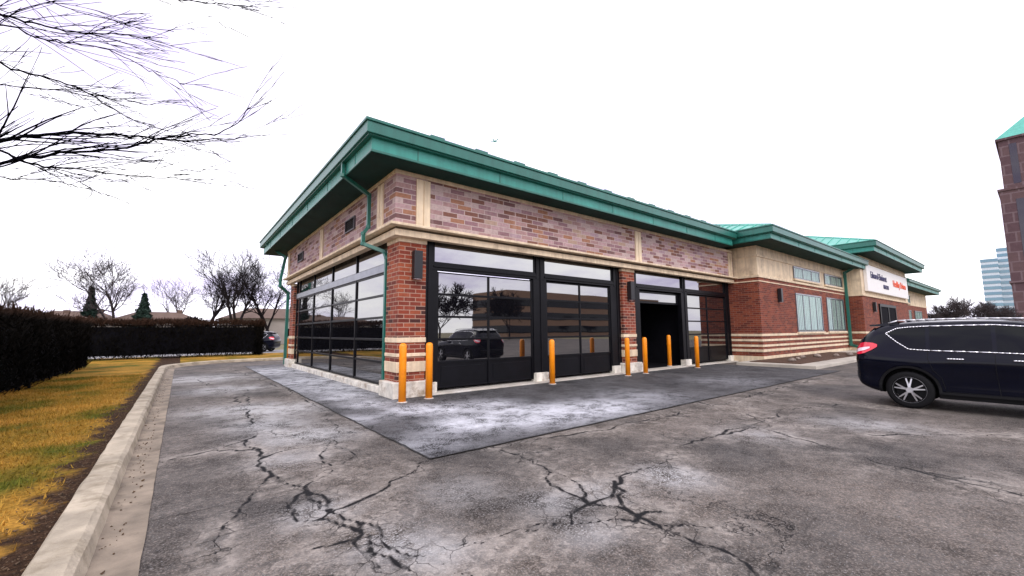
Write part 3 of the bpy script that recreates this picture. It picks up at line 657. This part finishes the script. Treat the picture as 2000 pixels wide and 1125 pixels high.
for side in (-1,1):
    W1=[(.55,1.43,1.47),(.68,1.30,1.53),(.86,1.16,1.555),(1.10,1.145,1.57)]
    W2=[(1.16,1.143,1.572),(1.95,1.13,1.585)]
    W3=[(2.01,1.128,1.583),(2.40,1.115,1.545),(2.70,1.105,1.42),(2.97,1.10,1.24),(3.09,1.10,1.12)]
    for Wn in (W1,W2,W3):
        mb,_=panel(Wn,.006,side,6,5); mb.build('side_window','carglass',car,smooth=True)
    tr_=MB(); lo=[(x,z0-.018) for Wn in (W1,W2,W3) for x,z0,z1 in Wn]; hi=[(x,z1+.018) for Wn in (W1,W2,W3) for x,z0,z1 in Wn]
    loop=[(.51,1.45)]+hi[1:]+lo[::-1][:-1]+[(.51,1.45)]
    lp=[]
    for a,b_ in zip(loop,loop[1:]):
        for k in range(5): lp.append((a[0]+(b_[0]-a[0])*k/5,a[1]+(b_[1]-a[1])*k/5))
    lp.append(loop[-1]); tr_.path([(x,side*(yat(x,z)+.006),z) for x,z in lp],.0125,5); tr_.build('chrome_trim','chrome',car,smooth=True)
    sm=MB()
    for ln in ([(1.13,1.12),(1.12,.98),(1.18,.76),(1.28,.62),(1.32,.42)],[(1.98,1.11),(1.97,.8),(1.99,.35)],[(3.07,1.06),(3.09,.8),(3.05,.35)],[(1.32,.37),(3.05,.36)]):
        q=[]
        for a,b_ in zip(ln,ln[1:]):
            for k in range(4): q.append((a[0]+(b_[0]-a[0])*k/4,a[1]+(b_[1]-a[1])*k/4))
        q.append(ln[-1]); sm.path([(x,side*(yat(x,z)+.001),z) for x,z in q],.005,4)
    sm.build('door_seam','blackmat',car)
    for hx in (1.38,2.18):
        h_=MB(); pts=[(hx+t*.22,side*(yat(hx+t*.22,.98)+.02+.016*math.sin(math.pi*t)),.98) for t in np.linspace(0,1,7)]
        h_.path(pts,.014,6); h_.build('door_handle','chrome',car,smooth=True)
    mb,_=panel([(.015,1.02,1.14),(.08,1.02,1.25),(.18,1.05,1.27),(.30,1.12,1.26),(.38,1.18,1.23)],.014,side,4,4); tl=mb.build('tail_light','redlens',car,smooth=True)
    mb,_=panel([(.02,1.06,1.12),(.08,1.08,1.15),(.18,1.11,1.17),(.26,1.15,1.18)],.021,side,4,2); mb.build('clear_lens','clear',tl,smooth=True)
    mb,_=panel([(4.05,.74,.84),(4.2,.70,.82),(4.4,.66,.74)],.012,side,4,3); mb.build('headlight','clear',car,smooth=True)
    rl=MB(); pts=[(x,side*(.575),1.69+.035*math.sin(math.pi*(x-.55)/2.0)**.5 if .55<x<2.5 else 1.655) for x in np.linspace(.55,2.5,15)]
    rl.path(pts,.016,6).build('roof_rail','alloy',car,smooth=True)
    cl,_=panel([(1.23,.235,.36),(3.11,.235,.36)],.014,side,16,3)
    for wx in WX:
        for k in range(24):
            a=R(-12+204*k/24); b_=R(-12+204*(k+1)/24); q=[]
            for an,rr in ((a,.41),(a,.455),(b_,.455),(b_,.41)):
                x=wx+rr*math.cos(an); z=max(.26,.37+rr*math.sin(an)); q.append((x,side*(yat(max(0,min(LEN,x)),z)+.014),z))
            cl.poly(q if side>0 else q[::-1])
    cl.build('wheel_arch_trim','clad',car)
    mr_=MB(); mr_.lathe([(.02,-.11),(.07,-.08),(.085,0),(.07,.06),(.03,.08)],(2.93,side*1.02,1.14),14,'y'); mr_.box(2.89,2.97,min(side*.88,side*.99),max(side*.88,side*.99),1.08,1.12); mr_.build('wing_mirror','paint',car,smooth=True)
    for wx in WX:
        y0=side*.80; s=side
        w_=MB().lathe([(.225,-.10),(.30,-.11),(.34,-.095),(WR,-.06),(WR,.06),(.34,.095),(.30,.11),(.245,.10),(.235,.04),(.225,-.10)],(wx,y0,WR),40,'y',caps=False).build('wheel','tyre',car,smooth=True)
        rm=MB().lathe([(.232,s*.085),(.246,s*.105),(.252,s*.098),(.240,s*.06)],(wx,y0,WR),40,'y',caps=False)
        for k in range(5):
            for da in (-.19,.19):
                a=2*math.pi*k/5+.3; p0=Vector((wx+.05*math.cos(a),y0+s*.10,WR+.05*math.sin(a))); p1=Vector((wx+.238*math.cos(a+da),y0+s*.088,WR+.238*math.sin(a+da))); rm.tube(p0,p1,.022,.013,4)
        rm.lathe([(.05,-.012),(.058,.0),(.05,.012)],(wx,y0+s*.10,WR),20,'y'); rm.build('rim','alloy',w_)
        MB().lathe([(.218,-.005),(.218,.005)],(wx,y0+s*.02,WR),30,'y').build('brake_disc','clad',w_)
sp_=MB().poly([(.24,-.57,1.60),(.24,.57,1.60),(.24,.55,1.63),(.24,-.55,1.63)]).poly([(.24,-.55,1.63),(.24,.55,1.63),(.70,.56,1.685),(.70,-.56,1.685)]).poly([(.24,-.57,1.60),(.70,-.60,1.60),(.70,-.56,1.685),(.24,-.55,1.63)]).poly([(.24,.57,1.60),(.24,.55,1.63),(.70,.56,1.685),(.70,.60,1.60)]).poly([(.24,-.57,1.60),(.24,.57,1.60),(.70,.60,1.60),(.70,-.60,1.60)])
sp_.build('spoiler','paint',car)
MB().box(-.02,.14,-.68,.68,.48,.70).build('rear_bumper','clad',car,bevel=.05)
MB().poly([(.045,-.50,1.29),(.045,.50,1.29),(.30,.50,1.565),(.30,-.50,1.565)]).build('rear_window','carglass',car)
MB().poly([(2.57,-.56,1.605),(2.57,.56,1.605),(3.27,.60,1.20),(3.27,-.60,1.20)]).build('windscreen','carglass',car)
MB().tube((.82,0,1.67),(.7,0,1.74),.03,.008,6).build('roof_fin','paint',car)
car.location=(7.16+.9,-7.05,.004); car.rotation_euler=(0,0,R(-90))
dup(car,(*W(-20.4,36.5),.02),R(150),'dark vehicle parked on the street beyond the far back corner','car')
# ------------------------------------------------------------------ hedges
def hedge(x0,x1,y0,y1,h,label,n,gap=False,seed=1):
    rng=np.random.RandomState(seed); t=empty('hedge',((x0+x1)/2,(y0+y1)/2,.1),label,'hedge','clipped bare hedges')
    core=MB(); nx=max(2,int((x1-x0)/.4)); ny=max(2,int((y1-y0)/.4)); r_=random.Random(seed)
    z0=.32 if gap else .1
    xsr=np.linspace(x0+.25,x1-.25,nx); ysr=np.linspace(y0+.25,y1-.25,ny)
    H=[[h-.22+r_.uniform(-.1,.06) for _ in ysr] for _ in xsr]
    for i in range(nx):
        for j in range(ny): core.v.append((xsr[i],ysr[j],H[i][j]))
    for i in range(nx-1):
        for j in range(ny-1): a=i*ny+j; core.f.append((a,a+ny,a+ny+1,a+1))
    core.box(x0+.25,x1-.25,y0+.25,y1-.25,z0,h-.34)
    core.build('hedge_core','dark',t)
    P=np.stack([rng.uniform(x0,x1,n),rng.uniform(y0,y1,n),.1+(h-.1)*rng.rand(n)**.9],1)
    fa=rng.randint(0,5,n); dd=np.abs(rng.randn(n))*.12
    bulge=.12*np.sin(P[:,0]*1.7+P[:,1]*.9)+.1*np.sin(P[:,1]*2.3+P[:,2]*2)
    P[:,0]=np.where(fa==0,x0+dd+bulge*.6,np.where(fa==1,x1-dd-bulge*.6,P[:,0])); P[:,1]=np.where(fa==2,y0+dd+bulge*.6,np.where(fa==3,y1-dd-bulge*.6,P[:,1]))
    P[:,2]=np.where(fa==4,h-dd*.8+bulge*.35,P[:,2])
    L_=.12+.22*rng.rand(n); D_=rng.randn(n,3)*.6; D_[:,2]=np.abs(D_[:,2])+.5; D_/=np.linalg.norm(D_,axis=1)[:,None]
    A=rng.randn(n,3); A-=D_*(A*D_).sum(1)[:,None]; A/=np.linalg.norm(A,axis=1)[:,None]; w=(.006+.03*(rng.rand(n)**2.5))[:,None]
    V=np.stack([P-A*w,P+A*w,P+D_*L_[:,None]+A*w*.3,P+D_*L_[:,None]-A*w*.3],1).reshape(-1,3)
    o=t.location; V=V-np.array([o.x,o.y,o.z])
    me=bpy.data.meshes.new('twigs'); me.from_pydata(V.tolist(),[],np.arange(4*n).reshape(-1,4).tolist()); me.materials.append(M['hedge'])
    ob=bpy.data.objects.new('twigs',me); COL.objects.link(ob); ob.parent=t
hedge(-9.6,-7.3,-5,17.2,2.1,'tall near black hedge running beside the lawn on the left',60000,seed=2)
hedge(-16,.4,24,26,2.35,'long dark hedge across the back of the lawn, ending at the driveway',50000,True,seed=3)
# ------------------------------------------------------------------ trees
def grow(big,small,p,d,Ln,r,depth,rnd,up=.12,spread=.6,minr=.01,segs=5,nchild=3,thick=.02):
    p=Vector(p); d=Vector(d).normalized(); sl=Ln/segs; r0=r
    for i in range(segs):
        d=(d+Vector((rnd.gauss(0,.13),rnd.gauss(0,.13),rnd.gauss(0,.1)+up*.35))).normalized()
        q=p+d*sl; r1=max(minr,r0*(1-.55*(i+1)/segs)); rr=max(minr,r0*(1-.55*i/segs))
        tgt=big if rr>thick else small; tgt.tube(p,q,rr,r1,5 if rr>thick else 3,False)
        if depth>0 and i>=1:
            for _ in range(nchild if i<segs-1 else nchild+1):
                if rnd.random()<.72:
                    ax=Vector((rnd.gauss(0,1),rnd.gauss(0,1),rnd.gauss(0,1))); ax=(ax-d*ax.dot(d)).normalized()
                    a=rnd.uniform(.35,spread+.35); nd=d*math.cos(a)+ax*math.sin(a); nd.z+=up
                    grow(big,small,q,nd,Ln*rnd.uniform(.45,.68),max(minr,r1*.62),depth-1,rnd,up,spread,minr,4,nchild,thick)
        p=q
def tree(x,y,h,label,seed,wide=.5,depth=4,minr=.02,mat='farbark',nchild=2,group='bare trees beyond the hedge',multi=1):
    rnd=random.Random(seed); t=empty('bare_tree',(x,y,0),label,'tree',group); big=MB(); small=MB()
    for k in range(multi):
        a=rnd.uniform(0,6.28); tilt=.12 if multi==1 else .35
        d=Vector((math.cos(a)*tilt*rnd.random(),math.sin(a)*tilt*rnd.random(),1)).normalized()
        r0=h*.022/(1 if multi==1 else 1.5)
        q=Vector((x,y,0))+d*h*.22; big.tube((x,y,-.1),q,r0*1.25,r0,7)
        for j in range(3 if multi==1 else 2):
            a=rnd.uniform(0,6.28); nd=d+Vector((math.cos(a),math.sin(a),0))*wide*rnd.uniform(.4,1.2)
            grow(big,small,q,nd,h*.5,r0*.7,depth-1,rnd,.14,wide+.2,minr,5,nchild,.05)
    big.build('trunk',mat,t); small.build('crown',mat,t)
def tr_at(px,Y,h,label,seed,**k):
    r_=(px-1000)/F; tree(*W(r_*Y,Y),h,label,seed,**k)
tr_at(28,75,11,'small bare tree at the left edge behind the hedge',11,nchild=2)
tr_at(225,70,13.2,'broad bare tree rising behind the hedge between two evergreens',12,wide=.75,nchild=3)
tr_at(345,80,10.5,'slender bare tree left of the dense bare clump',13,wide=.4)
tr_at(405,52,9.4,'dark bare tree at the left of the dense clump',14,wide=.6,nchild=3,mat='bark',minr=.012)
tr_at(460,50,10.8,'tallest dark bare tree in the middle of the clump',15,wide=.55,nchild=3,mat='bark',minr=.012)
tr_at(525,54,9.4,'dark bare tree nearest the building in the clump',16,wide=.6,nchild=3,mat='bark',minr=.012)
def cloudmesh(P,rng,s,t,mat):
    n=len(P); Q=P[:,None,:]+rng.randn(n,3,3)*s
    me=bpy.data.meshes.new('crown'); me.from_pydata(Q.reshape(-1,3).tolist(),[],np.arange(3*n).reshape(-1,3).tolist()); me.materials.append(M[mat])
    o=bpy.data.objects.new('crown',me); COL.objects.link(o); o.parent=t
def bush(px,Y,h,wd,label,seed):
    x,y=W((px-1000)/F*Y,Y); rng=np.random.RandomState(seed); t=empty('shrub',(x,y,0),label,'shrub'); n=4000
    P=rng.randn(n,3); P/=np.linalg.norm(P,axis=1)[:,None]; P*=(rng.rand(n)**.4)[:,None]*np.array([wd,wd,h*.55]); P[:,2]=np.abs(P[:,2]+h*.4)
    P[:,:2]*=(1+.2*np.sin(P[:,2:3]*3)); cloudmesh(P,rng,.14,t,'bark')
    MB().tube((x,y,0),(x,y,h*.5),.08,.04,5).build('trunk','bark',t)
bush(375,50,3.9,1.8,'rounded dark shrub showing above the hedge top',3)
def evergreen(px,Y,h,wd,label,seed):
    x,y=W((px-1000)/F*Y,Y); rng=np.random.RandomState(seed); t=empty('evergreen_tree',(x,y,0),label,'tree'); n=7000
    zz=rng.rand(n)**.8; rad=wd*(1-zz)*(.55+.45*np.abs(np.sin(zz*26)))*(rng.rand(n)**.35); a=rng.rand(n)*6.28
    rad*=1+.3*np.sin(a*3+zz*9)
    P=np.stack([rad*np.cos(a),rad*np.sin(a),h*.12+zz*h*.88-rad*.25],1); cloudmesh(P,rng,.15,t,'needle')
    MB().tube((x,y,0),(x,y,h*.9),.2,.04,6).build('trunk','bark',t)
evergreen(175,68,9.2,2.0,'narrow dark evergreen left of the broad bare tree',1); evergreen(280,66,7.9,2.3,'squat dark evergreen right of the broad bare tree',2)
for i,(px,Y,h) in enumerate(((1838,120,6.5),(1868,118,8.8),(1900,125,8.6),(1935,120,7.4),(1965,115,6.5),(1820,110,4.8))):
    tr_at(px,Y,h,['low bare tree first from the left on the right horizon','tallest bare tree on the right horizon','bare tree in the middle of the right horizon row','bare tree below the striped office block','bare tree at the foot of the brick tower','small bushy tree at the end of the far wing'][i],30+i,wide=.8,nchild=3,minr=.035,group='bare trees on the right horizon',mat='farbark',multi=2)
for i,(x,y,h) in enumerate(((20,-58,9),(34,-60,10),(48,-57,9))):
    tree(x,y,h,['bare tree across the lot, nearest the camera side','bare tree across the lot, in the middle','bare tree across the lot, near the office block'][i],50+i,wide=.8,nchild=3,minr=.05,group='bare trees across the lot',multi=2,mat='bark')
# overhanging near tree, trunk outside the frame
rnd=random.Random(21); tx,ty=W(-12.6,7.4)
T=empty('overhanging_tree',(tx,ty,0),'large bare tree whose thin branches hang across the upper left sky','tree'); big=MB(); small=MB()
big.tube((tx,ty,0),(tx,ty,3.2),.26,.2,10); big.tube((tx,ty,3.2),(tx+.1,ty,5.5),.2,.14,9); big.tube((tx+.1,ty,5.5),(tx,ty+.2,8.5),.14,.06,8)
def Pw(px,py,Y):
    a=(px-1000)/F; b_=(562.5-py)/F; c,s=math.cos(RO),math.sin(RO); a,b_=a*c+b_*s,-a*s+b_*c
    d=(a,math.cos(TH)-math.sin(TH)*b_,math.sin(TH)+math.cos(TH)*b_); k=Y/d[1]; x,y=W(d[0]*k,Y); return Vector((x,y,CH+d[2]*k))
def limb(z0,pts,Y,r,n=8,sub=1.):
    P=[Vector((tx,ty,z0))]+[Pw(px,py,Y+dy) for px,py,dy in pts]
    Q=[]
    for i in range(len(P)-1):
        p0=P[max(0,i-1)];p1=P[i];p2=P[i+1];p3=P[min(len(P)-1,i+2)]
        for k in range(n):
            t=k/n; Q.append(.5*((2*p1)+(p2-p0)*t+(2*p0-5*p1+4*p2-p3)*t*t+(3*p1-p0-3*p2+p3)*t**3)+Vector((rnd.gauss(0,.012),rnd.gauss(0,.012),rnd.gauss(0,.012))))
    Q.append(P[-1]); m=len(Q)-1
    for i in range(m):
        ra=max(.0065,r*(1-.85*i/m)); rb=max(.006,r*(1-.85*(i+1)/m)); (big if ra>.016 else small).tube(Q[i],Q[i+1],ra,rb,5,False)
        if i>n*.5 and rnd.random()<.60*sub:
            d=(Q[i+1]-Q[i]).normalized(); sgn=rnd.choice([-1,1,1]); nd=d+Vector((rnd.gauss(0,.12),rnd.gauss(0,.12),sgn*rnd.uniform(.15,.42)))
            twig(Q[i],nd,rnd.uniform(.9,2.2)*(1-.5*i/m),rb*.6,1,-sgn*.03)
def twig(p,d,Ln,r,depth,cz):
    d=d.normalized(); sg=7; r=max(.0062,r)
    for i in range(sg):
        d=(d+Vector((rnd.gauss(0,.04),rnd.gauss(0,.04),rnd.gauss(0,.03)+cz))).normalized(); q=p+d*(Ln/sg)
        ra=max(.005,r*(1-.6*i/sg)); small.tube(p,q,ra,max(.0044,r*(1-.6*(i+1)/sg)),3,False)
        if depth and i>0 and rnd.random()<.42:
            sgn=rnd.choice([-1,1]); twig(q,d+Vector((rnd.gauss(0,.15),rnd.gauss(0,.15),sgn*rnd.uniform(.15,.4))),Ln*rnd.uniform(.3,.5),ra*.6,depth-1,-sgn*.04)
        p=q
limb(3.6,[(-60,300,0),(60,265,0),(200,262,.3),(340,275,.5),(482,268,.8)],7.2,.045,sub=1.2)
limb(3.4,[(-80,345,0),(80,305,0),(220,292,.2),(330,268,.2),(440,255,.3),(487,210,.4)],6.8,.034)
limb(3.2,[(-80,300,0),(60,320,0),(160,332,.2),(290,345,.4),(395,352,.5)],6.6,.026)
limb(4.2,[(-100,120,0),(40,140,0),(160,175,.3),(270,240,.5),(370,262,.6)],7.4,.026,sub=1.1)
limb(5.2,[(-100,20,0),(20,35,0),(130,60,.2),(250,70,.3),(370,98,.5)],7.4,.03,sub=1.2)
limb(5.0,[(-60,60,0),(80,75,.2),(200,95,.2),(300,140,.3),(360,165,.5)],7.0,.02)
limb(6.2,[(-60,-120,0),(150,-60,.2),(300,-10,.2),(400,5,.3),(480,14,.5)],7.2,.026)
limb(3.0,[(-80,330,0),(10,348,0),(100,352,.2),(180,372,.3)],7.0,.018,sub=.7)
limb(4.6,[(-80,180,0),(60,172,.1),(180,188,.2),(300,205,.4)],7.8,.018)
limb(5.6,[(-100,-60,0),(60,-10,.1),(180,30,.2),(340,62,.4)],7.5,.02)
big.build('trunk','twig',T,smooth=True); small.build('twigs','twig',T)
# ------------------------------------------------------------------ houses behind the hedge
def house(px,Y,wd,dp,hw,hr,label):
    x,y=W((px-1000)/F*Y,Y); t=empty('house',(x,y,0),label,'house','low houses behind the hedge')
    MB().box(x-wd/2,x+wd/2,y-dp/2,y+dp/2,0,hw).build('wall','siding',t)
    o=.5; mb=MB(); a=(x-wd/2-o,y-dp/2-o,hw);b_=(x+wd/2+o,y-dp/2-o,hw);c=(x+wd/2+o,y+dp/2+o,hw);d=(x-wd/2-o,y+dp/2+o,hw);e=(x-wd/2+dp*.4,y,hr);f=(x+wd/2-dp*.4,y,hr)
    mb.poly([a,b_,f,e]).poly([b_,c,f]).poly([c,d,e,f]).poly([d,a,e]).poly([a,d,c,b_]); rf=mb.build('roof','shingle',t)
    MB().box(x+wd*.2,x+wd*.2+.7,y-.4,y+.4,hw,hr+.4).build('chimney','shingle',rf)
    for k in (-.3,.1,.32): MB().box(x+wd*k,x+wd*k+1.4,y-dp/2-.05,y-dp/2,1.1,2.3).build('window','carglass',t)
house(70,62,14,9,3.6,5.0,'long low house with brown roof at the far left behind the hedge'); house(150,72,13,9,3.6,5.7,'low brown roofed house behind the narrow evergreen'); house(310,75,13,9,3.6,5.6,'low house behind the squat evergreen with a small chimney'); house(530,66,13,9,3.8,5.5,'pale walled house behind the bare clump near the building')
# ------------------------------------------------------------------ towers
def tower():
    x0,y0=W(180.5,150); t=empty('office_tower',(x0,y0,0),'tall brown brick tower with green pyramid roof at right edge','tower')
    s=30; H=72
    MB().box(x0,x0+s,y0-s,y0,0,H-20).box(x0+1.2,x0+s-1.2,y0-s+1.2,y0-1.2,H-20,H).build('tower_wall','tower_brick',t)
    for k in range(6):
        a=3+k*4.3
        MB().box(x0-.1,x0,y0-s+a,y0-s+a+1.8,4,H-24).box(x0+1.1,x0+1.2,y0-s+a,y0-s+a+1.8,H-18,H-3).build('window_column','towerdark',t)
        MB().box(x0+a,x0+a+1.8,y0-s-.1,y0-s,4,H-24).build('window_column','towerdark',t)
    for z,i_ in ((H-20,0),(H-.8,1.0),(18,0)):
        MB().box(x0-.4+i_,x0+s+.4-i_,y0-s-.4+i_,y0+.4-i_,z-.4,z+.4).build('cornice','tower_brick',t)
    a=[(x0+.6,y0-s+.6,H-.4),(x0+s-.6,y0-s+.6,H-.4),(x0+s-.6,y0-.6,H-.4),(x0+.6,y0-.6,H-.4)]; ap=(x0+s/2,y0-s/2,H+16); mb=MB()
    for i in range(4): mb.poly([a[i],a[(i+1)%4],ap])
    mb.tube((ap[0],ap[1],ap[2]-1),(ap[0],ap[1],ap[2]+6),.5,.1,6)
    mb.build('roof','roofm',t)
tower()
def office(x0,y0,sx,sy,H,label,fl=3.4,wm='paleoffice',gm='towerglass'):
    t=empty('office_block',(x0,y0,0),label,'office building')
    MB().box(x0,x0+sx,y0,y0+sy,0,H).build('wall',wm,t); z=1.2
    while z<H-2:
        MB().box(x0-.1,x0+sx+.1,y0-.1,y0+sy+.1,z,z+fl*.55).build('window_band',gm,t); z+=fl
x,y=W(294,255); office(x,y-4,12,7,44,'pale office block with teal window bands beyond the trees')
x,y=W(301,252); office(x+4,y-6,12,9,51,'taller stepped office block with window bands beside the brick tower')
office(62,-92,70,16,12.5,'long brown office building across the lot',3.6,'brownwall','carglass')
# ------------------------------------------------------------------ world, sun, camera
w=bpy.data.worlds.new('World'); scene.world=w; w.use_nodes=True; nt=w.node_tree
bg=nt.nodes['Background']; sky=nt.nodes.new('ShaderNodeTexSky'); sky.sky_type='NISHITA'; sky.sun_disc=False
sky.sun_elevation=R(38); sky.sun_rotation=R(200)
tc=nt.nodes.new('ShaderNodeTexCoord'); mp=nt.nodes.new('ShaderNodeMapping'); mp.inputs['Scale'].default_value=(1,1,3.2); L(nt,tc.outputs['Generated'],mp.inputs[0])
nz=noise(nt,mp.outputs[0],2.4,7,.62)
cl=ramp(nt,nz,[(.38,(.62,.56,.78)),(.5,(.92,.89,1.0)),(.60,(1.08,1.06,1.08))])
sc=nt.nodes.new('ShaderNodeVectorMath'); sc.operation='SCALE'; sc.inputs['Scale'].default_value=14; L(nt,cl,sc.inputs[0])
mx=mix(nt,.94,sky.outputs[0],sc.outputs[0]); L(nt,mx,bg.inputs[0]); bg.inputs[1].default_value=.14
sd=bpy.data.lights.new('Sun','SUN'); sd.energy=1.4; sd.angle=R(22); sd.color=(1,.95,.88); so=bpy.data.objects.new('Sun',sd); COL.objects.link(so)
so.rotation_euler=Vector((-.45,-.8,.8)).to_track_quat('Z','Y').to_euler()
cam=bpy.data.cameras.new('Camera'); cam.sensor_width=36; cam.lens=36*F/2000; cam.clip_end=4000; cam.clip_start=.05
co=bpy.data.objects.new('Camera',cam); COL.objects.link(co); scene.camera=co
Rt=Vector((SX,-SY,0)); Fw=Vector((SY*math.cos(TH),SX*math.cos(TH),math.sin(TH))); Up=Rt.cross(Fw)
c,s=math.cos(RO),math.sin(RO); R2=Rt*c-Up*s; U2=Up*c+Rt*s
co.matrix_world=Matrix(((R2.x,U2.x,-Fw.x,CU),(R2.y,U2.y,-Fw.y,CV),(R2.z,U2.z,-Fw.z,CH),(0,0,0,1)))
scene.view_settings.view_transform='Standard'; scene.view_settings.look='None'; scene.view_settings.exposure=0
